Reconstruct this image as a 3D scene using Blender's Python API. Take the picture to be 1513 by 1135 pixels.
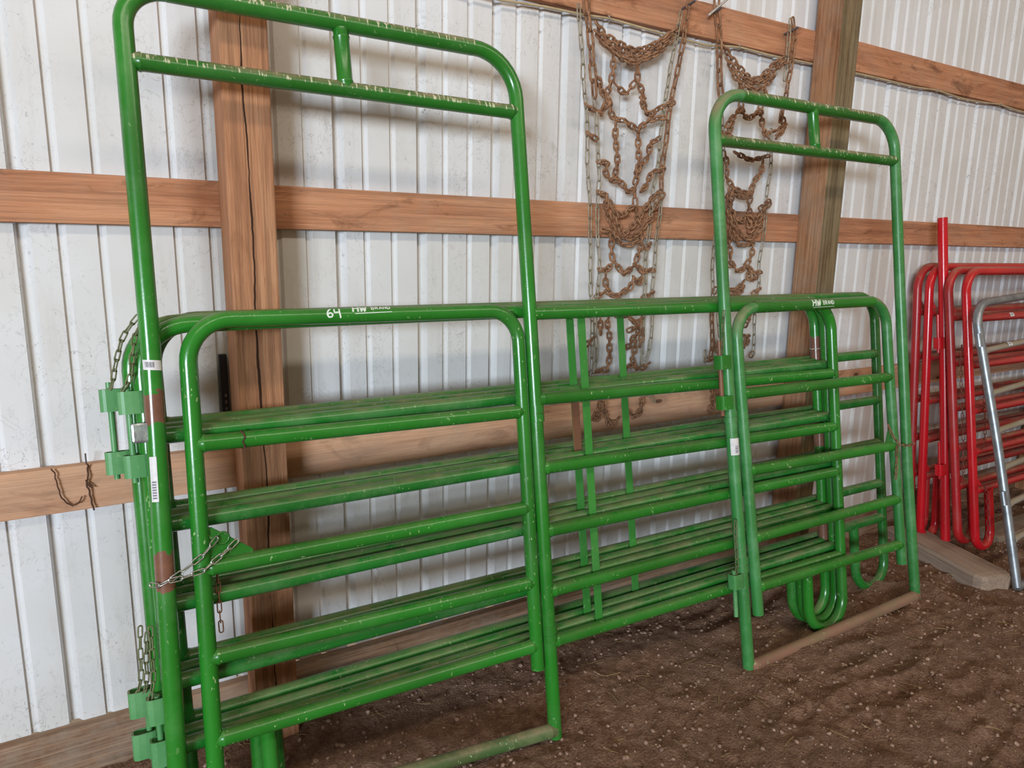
import bpy, bmesh, math, random
import numpy as np
from mathutils import Vector, Matrix, noise
random.seed(7)
scn = bpy.context.scene
for o in list(bpy.data.objects): bpy.data.objects.remove(o, do_unlink=True)
COL = scn.collection
PI = math.pi

# ------------------------------------------------------------------ camera, sky, light, exposure
cam_d = bpy.data.cameras.new('camera'); cam = bpy.data.objects.new('camera', cam_d); COL.objects.link(cam)
yaw, pit, rol = 0.54545153, 0.19232389, 0.01719759
fw = Vector((math.sin(yaw)*math.cos(pit), math.cos(yaw)*math.cos(pit), -math.sin(pit)))
rt = Vector((math.cos(yaw), -math.sin(yaw), 0)); up = rt.cross(fw)
cr, sr = math.cos(rol), math.sin(rol)
rt2 = cr*rt + sr*up; up2 = -sr*rt + cr*up
m = Matrix((rt2, up2, -fw)).transposed().to_4x4(); m.translation = Vector((0, 0, 1.70))
cam.matrix_world = m
cam_d.sensor_width = 36; cam_d.sensor_fit = 'HORIZONTAL'; cam_d.lens = 1055.27/1513*36
cam_d.clip_start = 0.05
scn.camera = cam
scn.view_settings.view_transform = 'Standard'; scn.view_settings.look = 'None'
scn.view_settings.gamma = 1; scn.view_settings.use_curve_mapping = False
scn.view_settings.exposure = 0.0

def lin(r, g, b):
    f = lambda c: (c/255/12.92) if c/255 <= .04045 else ((c/255+.055)/1.055)**2.4
    return (f(r), f(g), f(b), 1)

w = bpy.data.worlds.new('barn_air'); scn.world = w; w.use_nodes = True
bg = w.node_tree.nodes['Background']; bg.inputs[0].default_value = lin(232, 204, 174); bg.inputs[1].default_value = 0.34

def area(name, loc, target, sx, sy, energy, color):
    d = bpy.data.lights.new(name, 'AREA'); d.shape = 'RECTANGLE'; d.size = sx; d.size_y = sy
    d.energy = energy; d.color = color
    o = bpy.data.objects.new(name, d); COL.objects.link(o); o.location = loc
    o.rotation_euler = (Vector(target)-Vector(loc)).to_track_quat('-Z', 'Y').to_euler()
    return o
# daylight through the big barn doorway, behind the camera to the left
area('barn_doorway_daylight', (-5.6, -5.4, 2.5), (1.3, 2.4, 1.3), 2.8, 1.3, 890, (0.76, 0.885, 1.0))
# translucent ridge panel of the roof: a long thin warm strip high above
area('ridge_light_panel', (2.2, -1.9, 5.2), (2.2, 2.0, 0.8), 9.0, 0.45, 125, (1.0, 0.88, 0.72))

# ------------------------------------------------------------------ node helpers / materials
def new_mat(name):
    mt = bpy.data.materials.new(name); mt.use_nodes = True
    nt = mt.node_tree; b = nt.nodes['Principled BSDF']
    return mt, nt, b
def nd(nt, t, **kw):
    n = nt.nodes.new(t)
    for k, v in kw.items():
        if k.startswith('i_'):
            key = k[2:]; key = int(key) if key.isdigit() else key
            n.inputs[key].default_value = v
        else: setattr(n, k, v)
    return n
def lk(nt, a, b): nt.links.new(a, b)
def coords(nt, scale=(1, 1, 1), rand=True):
    tc = nd(nt, 'ShaderNodeTexCoord'); mp = nd(nt, 'ShaderNodeMapping'); mp.inputs['Scale'].default_value = scale
    if rand:
        oi = nd(nt, 'ShaderNodeObjectInfo'); ad = nd(nt, 'ShaderNodeVectorMath', operation='MULTIPLY_ADD')
        ad.inputs[1].default_value = (7.3, 5.1, 9.7)
        lk(nt, oi.outputs['Random'], ad.inputs[0]); lk(nt, tc.outputs['Object'], ad.inputs[2])
        lk(nt, ad.outputs[0], mp.inputs['Vector'])
    else: lk(nt, tc.outputs['Object'], mp.inputs['Vector'])
    return mp.outputs['Vector'], tc
def noise_n(nt, vec, scale, detail=4, rough=.55, dist=0.0):
    n = nd(nt, 'ShaderNodeTexNoise'); n.inputs['Scale'].default_value = scale; n.inputs['Detail'].default_value = detail
    n.inputs['Roughness'].default_value = rough; n.inputs['Distortion'].default_value = dist
    lk(nt, vec, n.inputs['Vector']); return n.outputs['Fac']
def ramp(nt, fac, stops, interp='LINEAR'):
    r = nd(nt, 'ShaderNodeValToRGB'); r.color_ramp.interpolation = interp
    e = r.color_ramp.elements
    while len(e) < len(stops): e.new(0.5)
    for k, (p, c) in enumerate(stops):
        e[k].position = p; e[k].color = c if len(c) == 4 else (*c, 1)
    lk(nt, fac, r.inputs['Fac']); return r.outputs['Color']
def g(v): return (v, v, v, 1)
def mix(nt, fac, a, b, mode='MIX'):
    n = nd(nt, 'ShaderNodeMix', data_type='RGBA', blend_type=mode)
    for sock, v in ((n.inputs[0], fac), (n.inputs[6], a), (n.inputs[7], b)):
        if isinstance(v, (int, float)): sock.default_value = v
        elif isinstance(v, tuple): sock.default_value = v
        else: lk(nt, v, sock)
    return n.outputs[2]
def math_n(nt, op, a, b=0.0, clamp=False):
    n = nd(nt, 'ShaderNodeMath', operation=op); n.use_clamp = clamp
    for sock, v in ((n.inputs[0], a), (n.inputs[1], b)):
        if isinstance(v, (int, float)): sock.default_value = v
        else: lk(nt, v, sock)
    return n.outputs[0]
def bump(nt, b, h, strength=.3, dist=.004):
    n = nd(nt, 'ShaderNodeBump'); n.inputs['Strength'].default_value = strength; n.inputs['Distance'].default_value = dist
    lk(nt, h, n.inputs['Height']); lk(nt, n.outputs[0], b.inputs['Normal'])

def paint(name, base, dark, light, dust=.5, drips=0.0, specks=.5, fade=.25, rust=(), rough=.25, up0=.40, dustcol=lin(146, 128, 98)):
    """Glossy enamel on steel pipe: tone variation, settled dust on upward faces, droppings, chips, bare rusty patches."""
    mt, nt, b = new_mat(name)
    v, tc = coords(nt)
    n1 = noise_n(nt, v, 2.2, 4); n2 = noise_n(nt, v, 60, 3)
    c = mix(nt, ramp(nt, n1, [(.35, g(0)), (.7, g(1))]), base, dark)
    fd = math_n(nt, 'MULTIPLY', ramp(nt, noise_n(nt, v, 5, 6, .7), [(.48, g(0)), (.72, g(1))]), fade)
    c = mix(nt, fd, c, light)
    geo = nd(nt, 'ShaderNodeNewGeometry'); sx = nd(nt, 'ShaderNodeSeparateXYZ'); lk(nt, geo.outputs['Normal'], sx.inputs[0])
    upf = ramp(nt, sx.outputs['Z'], [(up0, g(0)), (up0+.4, g(1))])
    dn = ramp(nt, noise_n(nt, v, 9, 6, .75), [(.36, g(0)), (.62, g(1))])
    df = math_n(nt, 'MULTIPLY', math_n(nt, 'MULTIPLY', upf, dn), dust)
    c = mix(nt, df, c, dustcol)
    if drips:
        v2, _ = coords(nt, (120, 50, 19)); vv, _ = coords(nt, (1, 1, 1))
        dm = ramp(nt, noise_n(nt, v2, 1.0, 2, .5), [(.585, g(0)), (.615, g(1))])
        side = ramp(nt, sx.outputs['Z'], [(-.25, g(0)), (.25, g(1))])
        dz = math_n(nt, 'MULTIPLY', math_n(nt, 'MULTIPLY', dm, side), drips)
        c = mix(nt, dz, c, lin(206, 204, 172))
    if specks:
        v3, _ = coords(nt, (105, 105, 48))
        where = ramp(nt, noise_n(nt, v, 7, 3), [(.46, g(0)), (.60, g(1))])
        sm = ramp(nt, noise_n(nt, v3, 1.0, 2, .5), [(.665, g(0)), (.69, g(1))])
        c = mix(nt, math_n(nt, 'MULTIPLY', math_n(nt, 'MULTIPLY', sm, where), specks), c, lin(168, 196, 140))
    rg = math_n(nt, 'ADD', math_n(nt, 'MULTIPLY', n1, .16), rough-.08)
    rg = math_n(nt, 'ADD', rg, math_n(nt, 'MULTIPLY', df, .6), True)
    if rust:
        sp = nd(nt, 'ShaderNodeSeparateXYZ'); lk(nt, tc.outputs['Object'], sp.inputs[0])
        wob = math_n(nt, 'MULTIPLY', math_n(nt, 'SUBTRACT', noise_n(nt, tc.outputs['Object'], 38, 3), .5), .055)
        zz = math_n(nt, 'ADD', sp.outputs['Z'], wob); tot = None
        for lo, hi, *xr in rust:
            a = math_n(nt, 'MULTIPLY', math_n(nt, 'GREATER_THAN', zz, lo), math_n(nt, 'LESS_THAN', zz, hi))
            if xr: a = math_n(nt, 'MULTIPLY', a, math_n(nt, 'GREATER_THAN', sp.outputs['X'], xr[0]))
            if len(xr) > 1: a = math_n(nt, 'MULTIPLY', a, math_n(nt, 'LESS_THAN', sp.outputs['X'], xr[1]))
            tot = a if tot is None else math_n(nt, 'MAXIMUM', tot, a)
        rc = mix(nt, noise_n(nt, v, 40, 4), lin(96, 66, 56), lin(140, 96, 74))
        c = mix(nt, tot, c, rc)
    lk(nt, c, b.inputs['Base Color']); lk(nt, rg, b.inputs['Roughness'])
    b.inputs['Coat Weight'].default_value = .25; b.inputs['Coat Roughness'].default_value = .22
    bump(nt, b, n2, .12, .002)
    return mt

def wood(name, axis, c1, c2, c3, rough=.85, grain=1.0, stain=.5, crack=None, grey=0.0, bs=.35, knots=.8):
    """sawn lumber: long figure, fine saw grain, stains, greying, knots on the broad faces, optional drying crack"""
    mt, nt, b = new_mat(name)
    def sc(across, along): 
        q = [across]*3; q[axis] = along; return tuple(q)
    tc0 = None
    v1, tc = coords(nt, sc(11, .9)); n1 = noise_n(nt, v1, 1.0, 7, .66, .9)
    v2, _ = coords(nt, sc(70, 1.1)); n2 = noise_n(nt, v2, 1.0, 5, .7, .35)
    v3, _ = coords(nt, sc(260, 7)); n3 = noise_n(nt, v3, 1.0, 3, .7)
    v4, _ = coords(nt, (1, 1, 1))
    c = ramp(nt, n1, [(.28, c1), (.50, c2), (.72, c3)])
    dk = tuple(x*.42 for x in c1[:3])+(1,)
    c = mix(nt, math_n(nt, 'MULTIPLY', ramp(nt, n2, [(.36, g(1)), (.55, g(0))]), .7*grain), c, dk)
    c = mix(nt, math_n(nt, 'MULTIPLY', ramp(nt, n3, [(.34, g(1)), (.50, g(0))]), .45*grain), c, dk)
    c = mix(nt, math_n(nt, 'MULTIPLY', ramp(nt, n3, [(.58, g(0)), (.74, g(1))]), .35), c, tuple(min(1, x*1.35) for x in c3[:3])+(1,))
    vs_, _ = coords(nt, sc(9, 3.5))
    st = ramp(nt, noise_n(nt, vs_, 1.0, 6, .7, .8), [(.54, g(0)), (.66, g(1))])
    c = mix(nt, math_n(nt, 'MULTIPLY', st, stain), c, lin(96, 54, 34))
    if grey:
        gm = ramp(nt, noise_n(nt, v4, 4.5, 6, .75), [(.46, g(0)), (.64, g(1))])
        c = mix(nt, math_n(nt, 'MULTIPLY', gm, grey), c, lin(158, 144, 128))
    if knots:
        ks = [5.0, 0.0, 5.0]; ks[axis] = 2.2
        vk, _ = coords(nt, tuple(ks))
        vo = nd(nt, 'ShaderNodeTexVoronoi'); vo.inputs['Scale'].default_value = 1.0; lk(nt, vk, vo.inputs['Vector'])
        km = ramp(nt, vo.outputs['Distance'], [(.0, g(1)), (.045, g(.85)), (.075, g(0))])
        ring = ramp(nt, vo.outputs['Distance'], [(.07, g(0)), (.09, g(.5)), (.16, g(0))])
        c = mix(nt, math_n(nt, 'MULTIPLY', ring, knots), c, tuple(x*.6 for x in c1[:3])+(1,))
        c = mix(nt, math_n(nt, 'MULTIPLY', km, knots), c, lin(74, 42, 28))
    h = math_n(nt, 'ADD', n2, math_n(nt, 'MULTIPLY', n3, .6))
    if crack is not None:
        sp = nd(nt, 'ShaderNodeSeparateXYZ'); lk(nt, tc.outputs['Object'], sp.inputs[0])
        vz, _ = coords(nt, (0.01, .01, 1.6), False); vz2, _ = coords(nt, (0.01, .01, 22), False)
        wob = math_n(nt, 'MULTIPLY', math_n(nt, 'SUBTRACT', noise_n(nt, vz, 1.0, 3, .5), .5), .05)
        wob = math_n(nt, 'ADD', wob, math_n(nt, 'MULTIPLY', math_n(nt, 'SUBTRACT', noise_n(nt, vz2, 1.0, 3, .5), .5), .006))
        d = math_n(nt, 'ABSOLUTE', math_n(nt, 'SUBTRACT', math_n(nt, 'ADD', sp.outputs['X'], wob), crack))
        wd = math_n(nt, 'MULTIPLY', ramp(nt, noise_n(nt, vz, 1.7, 2, .5), [(.35, g(.1)), (.6, g(1))]), .0042)
        cm = math_n(nt, 'LESS_THAN', d, wd)
        c = mix(nt, math_n(nt, 'MULTIPLY', cm, .92), c, lin(34, 20, 14))
    lk(nt, c, b.inputs['Base Color']); b.inputs['Roughness'].default_value = rough
    b.inputs['Specular IOR Level'].default_value = .25
    bump(nt, b, h, bs, .005)
    return mt

def simple(name, col, rough=.6, metal=0.0, var=None, scale=20, bs=.0):
    mt, nt, b = new_mat(name); v, tc = coords(nt)
    n = noise_n(nt, v, scale, 5, .65)
    c = mix(nt, ramp(nt, n, [(.35, g(0)), (.65, g(1))]), col, var or tuple(x*.7 for x in col[:3])+(1,))
    lk(nt, c, b.inputs['Base Color']); b.inputs['Roughness'].default_value = rough; b.inputs['Metallic'].default_value = metal
    if bs: bump(nt, b, n, bs, .002)
    return mt

GB, GD, GLT = lin(40, 128, 38), lin(34, 104, 30), lin(110, 160, 100)
M = {}
M['green_bow'] = paint('green_enamel_droppings', lin(40, 118, 38), lin(34, 98, 30), GLT, dust=.95, up0=.18, drips=.9, specks=.4, fade=.15)
M['green_post'] = paint('green_enamel_worn', GB, GD, GLT, dust=.5, specks=.25, fade=.25, rust=((1.245, 1.325, -3, -1), (.80, .905, -3, -1)))
M['green_plain'] = paint('green_enamel', GB, GD, GLT, dust=.26, up0=.5, specks=.8, fade=.14)
M['green_dusty'] = paint('green_enamel_dusty', lin(36, 122, 44), lin(28, 100, 36), lin(120, 158, 110), dust=.5, specks=.5, fade=.4)
M['green_chalky'] = paint('green_enamel_chalky', lin(56, 136, 66), lin(44, 116, 52), lin(120, 172, 124), dust=.85, up0=.1, specks=.2, fade=.6, rough=.42)
M['green_rusted'] = paint('green_enamel_bare_rust', GB, GD, GLT, dust=.5, specks=.3, fade=.4, rust=((1.20, 1.32, 1.4), (.80, .93, 1.4), (.30, .46, 1.4)))
M['green_strap'] = paint('green_strap', lin(58, 138, 54), lin(46, 120, 46), GLT, dust=.2, specks=.3, fade=.3, rough=.5)
M['green_lug'] = paint('green_lug', lin(84, 150, 88), lin(70, 138, 78), lin(130, 176, 128), dust=.9, specks=.2, fade=.5, rough=.5)
M['rust_strap'] = paint('rusty_strap', lin(128, 84, 58), lin(104, 66, 46), lin(150, 110, 80), dust=.3, specks=0, fade=.4, rough=.8)
M['sill'] = paint('green_sill_muddy', lin(46, 104, 44), lin(84, 84, 52), lin(150, 150, 110), dust=.8, drips=0, specks=.9, fade=.6, rough=.55)
M['sill_rust'] = paint('brown_sill', lin(146, 108, 88), lin(124, 90, 72), lin(90, 120, 70), dust=.4, drips=0, specks=.8, fade=.5, rough=.75)
RB, RD, RL = lin(208, 22, 36), lin(176, 20, 30), lin(206, 96, 84)
M['red'] = paint('red_enamel', RB, RD, RL, dust=.4, specks=.1, fade=.1)
M['red_worn'] = paint('red_enamel_worn', lin(184, 30, 36), lin(140, 28, 30), lin(170, 90, 80), dust=.75, specks=.15, fade=.5, rough=.42)
M['galv'] = simple('galvanised_steel', lin(176, 182, 188), .42, .75, lin(140, 146, 152), 14, .1)
M['galv_dusty'] = paint('galvanised_dusty', lin(160, 152, 138), lin(140, 130, 112), lin(186, 182, 172), dust=.9, specks=0, fade=.4, rough=.6)
M['rust_chain'] = simple('rusted_chain', lin(166, 124, 92), .9, .0, lin(112, 74, 52), 34, .5)
M['zinc_chain'] = simple('dull_zinc_chain', lin(176, 166, 146), .55, .35, lin(132, 116, 94), 40, .3)
M['bright_chain'] = simple('bright_zinc_chain', lin(206, 206, 200), .3, .85, lin(150, 150, 140), 40, .1)
M['dusty_chain'] = simple('dusty_green_chain', lin(126, 128, 92), .8, .1, lin(92, 96, 62), 40, .3)
M['red_chain'] = simple('red_oxide_chain', lin(150, 84, 72), .8, .1, lin(112, 60, 50), 40, .3)
M['post'] = wood('rough_sawn_post', 2, lin(156, 108, 78), lin(185, 132, 97), lin(204, 156, 119), grain=.8, stain=.2, crack=.463, knots=.6)
M['post2'] = wood('rough_sawn_post_front', 2, lin(139, 97, 67), lin(178, 128, 93), lin(189, 148, 113), grain=.8, stain=.3, grey=.3, knots=.6)
M['post2_front'] = wood('rough_sawn_post_greyed', 2, lin(98, 84, 60), lin(134, 114, 84), lin(150, 134, 104), grain=.9, stain=.3, grey=.15, knots=.3)
M['girt'] = wood('girt_lumber', 0, lin(163, 108, 78), lin(196, 137, 102), lin(213, 158, 121), grain=.55, stain=.65, grey=.2, knots=.85)
M['girt_pale'] = wood('girt_lumber_pale', 0, lin(178, 130, 102), lin(209, 161, 128), lin(220, 176, 143), grain=.35, stain=.35, grey=.25, knots=.9)
M['skirt'] = wood('weathered_skirt', 0, lin(115, 84, 65), lin(165, 130, 104), lin(185, 156, 130), grain=.9, stain=.45, grey=.6, knots=.3)
M['block'] = wood('grey_weathered_block', 1, lin(145, 124, 108), lin(167, 145, 128), lin(180, 161, 143), grain=.6, stain=.1, grey=.5, knots=.0)
M['plank'] = wood('old_plank', 0, lin(120, 100, 82), lin(144, 124, 104), lin(158, 140, 120), grain=.7, stain=.2, grey=.5, knots=.2)
M['white'] = simple('white_label', lin(226, 224, 222), .5, 0, lin(206, 204, 206), 60)
M['white_paint'] = simple('white_marker', lin(228, 240, 226), .6, 0, lin(214, 228, 212), 60)
M['ink'] = simple('dark_ink', lin(52, 48, 60), .6)
M['ink_grey'] = simple('grey_ink', lin(130, 126, 138), .6)
M['foil'] = simple('crinkled_foil', lin(190, 206, 198), .34, .7, lin(126, 120, 130), 30, .8)
M['black'] = simple('black_plastic', lin(22, 24, 36), .45, 0, lin(30, 32, 44), 30)
M['cable'] = simple('beige_cable', lin(196, 176, 140), .6, 0, lin(170, 150, 116), 12)
M['staple'] = simple('staple_metal', lin(210, 205, 200), .4, .6)
M['nail'] = simple('old_nail', lin(120, 112, 116), .5, .5)
M['wire'] = simple('rusty_wire', lin(96, 62, 42), .85, 0, lin(70, 46, 34), 60, .3)
M['straw'] = simple('dry_straw', lin(168, 146, 98), .8, 0, lin(134, 110, 70), 30)
M['grass'] = simple('green_grass', lin(112, 128, 62), .7, 0, lin(150, 140, 80), 30)
M['pebble'] = simple('pebbles', lin(178, 146, 126), .85, 0, lin(98, 72, 60), 23, .3)
M['tie'] = simple('white_tie', lin(220, 210, 200), .6)

def siding_mat():
    mt, nt, b = new_mat('white_painted_steel_siding')
    v, tc = coords(nt, (1, 1, 1), False)
    c = mix(nt, ramp(nt, noise_n(nt, v, 1.6, 4), [(.35, g(0)), (.7, g(1))]), lin(226, 226, 228), lin(212, 209, 205))
    vs, _ = coords(nt, (9, 1, .9), False)
    c = mix(nt, math_n(nt, 'MULTIPLY', ramp(nt, noise_n(nt, vs, 1.0, 5, .7), [(.52, g(0)), (.8, g(1))]), .35), c, lin(168, 158, 146))
    # fly specks, cobweb grime
    area_m = ramp(nt, noise_n(nt, v, 2.6, 4, .6), [(.42, g(0)), (.68, g(1))])
    vd, _ = coords(nt, (55, 10, 45), False)
    sp = ramp(nt, noise_n(nt, vd, 1.0, 4, .7), [(.625, g(0)), (.665, g(1))])
    c = mix(nt, math_n(nt, 'MULTIPLY', math_n(nt, 'MULTIPLY', sp, area_m), .8), c, lin(104, 96, 90))
    vo, _ = coords(nt, (16, 3, 12), False)
    ln = ramp(nt, math_n(nt, 'ABSOLUTE', math_n(nt, 'SUBTRACT', noise_n(nt, vo, 1.0, 5, .6, .8), .5)), [(.0, g(1)), (.012, g(0))])
    c = mix(nt, math_n(nt, 'MULTIPLY', math_n(nt, 'MULTIPLY', ln, area_m), .6), c, lin(130, 122, 116))
    lk(nt, c, b.inputs['Base Color']); b.inputs['Roughness'].default_value = .48
    b.inputs['Specular IOR Level'].default_value = .35
    vb, _ = coords(nt, (6, 1, 1.2), False); bump(nt, b, noise_n(nt, vb, 1.0, 3), .12, .01)
    return mt
M['siding'] = siding_mat()

def soil_mat():
    mt, nt, b = new_mat('dark_barn_soil')
    v, tc = coords(nt, (1, 1, 1), False)
    n1 = noise_n(nt, v, 1.7, 5, .6); n2 = noise_n(nt, v, 22, 9, .75); n3 = noise_n(nt, v, 150, 4, .75)
    c = ramp(nt, n2, [(.30, lin(104, 70, 54)), (.52, lin(160, 122, 98)), (.74, lin(208, 170, 144))])
    c = mix(nt, ramp(nt, n1, [(.38, g(0)), (.62, g(.5))]), c, lin(142, 116, 98))
    c = mix(nt, ramp(nt, n3, [(.58, g(0)), (.68, g(.7))]), c, lin(200, 170, 150))
    c = mix(nt, ramp(nt, n3, [(.30, g(.8)), (.44, g(0))]), c, lin(66, 44, 34))
    lk(nt, c, b.inputs['Base Color']); b.inputs['Roughness'].default_value = .95; b.inputs['Specular IOR Level'].default_value = .15
    vo = nd(nt, 'ShaderNodeTexVoronoi'); vo.inputs['Scale'].default_value = 95; lk(nt, v, vo.inputs['Vector'])
    h = math_n(nt, 'ADD', n2, math_n(nt, 'MULTIPLY', n3, .7)); h = math_n(nt, 'SUBTRACT', h, math_n(nt, 'MULTIPLY', vo.outputs['Distance'], .5))
    bump(nt, b, h, 1.0, .02)
    return mt
M['soil'] = soil_mat()

# ------------------------------------------------------------------ geometry helpers
class MB:
    def __init__(s): s.v = []; s.f = []; s.sm = []; s.at = []
    def add(s, vs, fs, smooth=True):
        o = len(s.v); s.v += [tuple(p) for p in vs]; s.f += [tuple(i+o for i in f) for f in fs]; s.sm += [smooth]*len(fs)
        return s
    def build(s, name, mat, parent=None, loc=None, rot=None):
        me = bpy.data.meshes.new(name); me.from_pydata(s.v, [], s.f); me.update()
        me.polygons.foreach_set('use_smooth', s.sm)
        me.materials.append(M[mat] if isinstance(mat, str) else mat)
        return link(name, me, parent, loc, rot)
def link(name, me, parent=None, loc=None, rot=None):
    o = bpy.data.objects.new(name, me); COL.objects.link(o)
    if parent: o.parent = parent
    if loc is not None: o.location = loc
    if rot is not None: o.rotation_euler = rot
    return o
def tag(o, label=None, cat=None, group=None, kind=None):
    if label: o['label'] = label
    if cat: o['category'] = cat
    if group: o['group'] = group
    if kind: o['kind'] = kind
    return o
def empty(name, loc=(0, 0, 0), rot=(0, 0, 0)):
    o = bpy.data.objects.new(name, None); COL.objects.link(o); o.location = loc; o.rotation_euler = rot
    o.empty_display_size = .1; return o
def leaning(name, x0, y0, slope, yw, label, cat, group=None):
    o = empty(name, (x0, y0, 0), (-math.atan(slope), 0, -yw)); return tag(o, label, cat, group)

def box(mb, x0, x1, y0, y1, z0, z1, bev=0.0):
    if not bev:
        vs = [(x, y, z) for x in (x0, x1) for y in (y0, y1) for z in (z0, z1)]
        mb.add(vs, [(0, 1, 3, 2), (4, 6, 7, 5), (0, 4, 5, 1), (2, 3, 7, 6), (0, 2, 6, 4), (1, 5, 7, 3)], False)
        return mb
    bm = bmesh.new(); bmesh.ops.create_cube(bm, size=1)
    for v in bm.verts:
        v.co = ((x0+x1)/2+v.co.x*(x1-x0), (y0+y1)/2+v.co.y*(y1-y0), (z0+z1)/2+v.co.z*(z1-z0))
    bmesh.ops.bevel(bm, geom=bm.edges[:], offset=bev, segments=2, profile=.6, affect='EDGES')
    bm.verts.index_update()
    mb.add([v.co[:] for v in bm.verts], [[v.index for v in f.verts] for f in bm.faces], False); bm.free(); return mb

def fillet(pts, rad, seg=8):
    """Polyline with rounded corners; rad = radius or list per point."""
    P = [Vector(p) for p in pts]; n = len(P)
    R = rad if isinstance(rad, (list, tuple)) else [rad]*n
    out = [P[0]]
    for i in range(1, n-1):
        a, b, c = P[i-1], P[i], P[i+1]; r = R[i]
        d1 = (a-b).normalized(); d2 = (c-b).normalized(); ang = d1.angle(d2)
        if r <= 1e-6 or ang > PI-.01: out.append(b); continue
        t = min(r/math.tan(ang/2), (a-b).length*.499, (c-b).length*.499); r2 = t*math.tan(ang/2)
        cen = b+(d1+d2).normalized()*(r2/math.sin(ang/2))
        s, e = b+d1*t-cen, b+d2*t-cen; tot = s.angle(e)
        for k in range(seg+1):
            q = k/seg; w_ = (math.sin((1-q)*tot)*s+math.sin(q*tot)*e)/math.sin(tot); out.append(cen+w_)
    out.append(P[-1]); return out

def sweep(mb, path, r, n=14, cap=True, radii=None, hollow=False):
    P = [Vector(p) for p in path]; m_ = len(P)
    T = []
    for i in range(m_):
        t = (P[min(i+1, m_-1)]-P[max(i-1, 0)]); T.append(t.normalized() if t.length > 1e-9 else Vector((0, 0, 1)))
    a = Vector((0, 1, 0)) if abs(T[0].y) < .9 else Vector((1, 0, 0))
    u_ = (a-T[0]*a.dot(T[0])).normalized(); vs = []; fs = []
    for i in range(m_):
        if i:
            q = T[i-1].rotation_difference(T[i]); u_ = q @ u_; u_ = (u_-T[i]*u_.dot(T[i])).normalized()
        v_ = T[i].cross(u_); rr = radii[i] if radii else r
        for k in range(n):
            an = 2*PI*k/n; vs.append(P[i]+(u_*math.cos(an)+v_*math.sin(an))*rr)
    for i in range(m_-1):
        for k in range(n):
            k2 = (k+1) % n; fs.append((i*n+k, i*n+k2, (i+1)*n+k2, (i+1)*n+k))
    mb.add(vs, fs, True)
    if cap:
        for i, rev in ((0, True), (m_-1, False)):
            ring = vs[i*n:(i+1)*n]
            if hollow:
                rr = radii[i] if radii else r
                inner = [P[i]+(p-P[i])*.84 for p in ring]
                deep = [p+(T[i] if rev else -T[i])*.12 for p in inner]
                o = list(range(n))
                mb.add(ring+inner, [((k+1) % n, k, n+k, n+(k+1) % n) if not rev else (k, (k+1) % n, n+(k+1) % n, n+k) for k in o], False)
                mb.add(inner+deep, [(k, (k+1) % n, n+(k+1) % n, n+k) for k in o], True)
                mb.add(deep, [tuple(range(n))], False)
            else: mb.add(ring, [tuple(range(n))[::-1] if rev else tuple(range(n))], False)
    return mb
R = .0232
def straight(mb, a, b, r=R, n=14, weld=True):
    """pipe length with weld beads at both ends"""
    a, b = Vector(a), Vector(b); L = (b-a).length; d = (b-a)/L
    if not weld: return sweep(mb, [a, b], r, n)
    st = [0, .020, .0235, .027, .032]; ra = [1.0, 1.0, 1.10, 1.08, 1.0]
    ss = st+[L/2]+[L-x for x in st[::-1]]; rr = [x*r for x in ra+[1.0]+ra[::-1]]
    return sweep(mb, [a+d*s for s in ss], r, n, True, rr)

# chain links ------------------------------------------------------------------------------------
LINKS = {}
def link_mesh(pitch, width, wire, mat, seg=5):
    key = (pitch, width, wire, mat)
    if key in LINKS: return LINKS[key]
    a = (width-wire)/2; L = pitch/2+wire/2; path = []      # centreline stadium in XZ, long axis Z
    hs = max(L-a, .001)
    for k in range(7):
        t = PI*k/6; path.append(Vector((a*math.cos(t), 0, hs+a*math.sin(t))))
    for k in range(7):
        t = PI+PI*k/6; path.append(Vector((a*math.cos(t), 0, -hs+a*math.sin(t))))
    n = len(path); vs = []; fs = []
    for i in range(n):
        t = (path[(i+1) % n]-path[i-1]).normalized(); u_ = Vector((0, 1, 0)); v_ = t.cross(u_)
        for k in range(seg):
            an = 2*PI*k/seg; vs.append(path[i]+(u_*math.cos(an)+v_*math.sin(an))*wire/2)
    for i in range(n):
        for k in range(seg):
            fs.append((i*seg+k, ((i+1) % n)*seg+k, ((i+1) % n)*seg+(k+1) % seg, i*seg+(k+1) % seg))
    me = bpy.data.meshes.new('link'); me.from_pydata([v[:] for v in vs], [], fs); me.update()
    me.polygons.foreach_set('use_smooth', [True]*len(fs)); me.materials.append(M[mat]); LINKS[key] = me
    return me
def resample(pts, step):
    P = [Vector(p) for p in pts]; out = []; cum = [0]
    for i in range(1, len(P)): cum.append(cum[-1]+(P[i]-P[i-1]).length)
    n = max(1, round(cum[-1]/step)); j = 0
    for k in range(n+1):
        d = cum[-1]*k/n
        while j < len(P)-2 and cum[j+1] < d: j += 1
        f = (d-cum[j])/max(cum[j+1]-cum[j], 1e-9); out.append(P[j].lerp(P[j+1], f))
    return out
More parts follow.
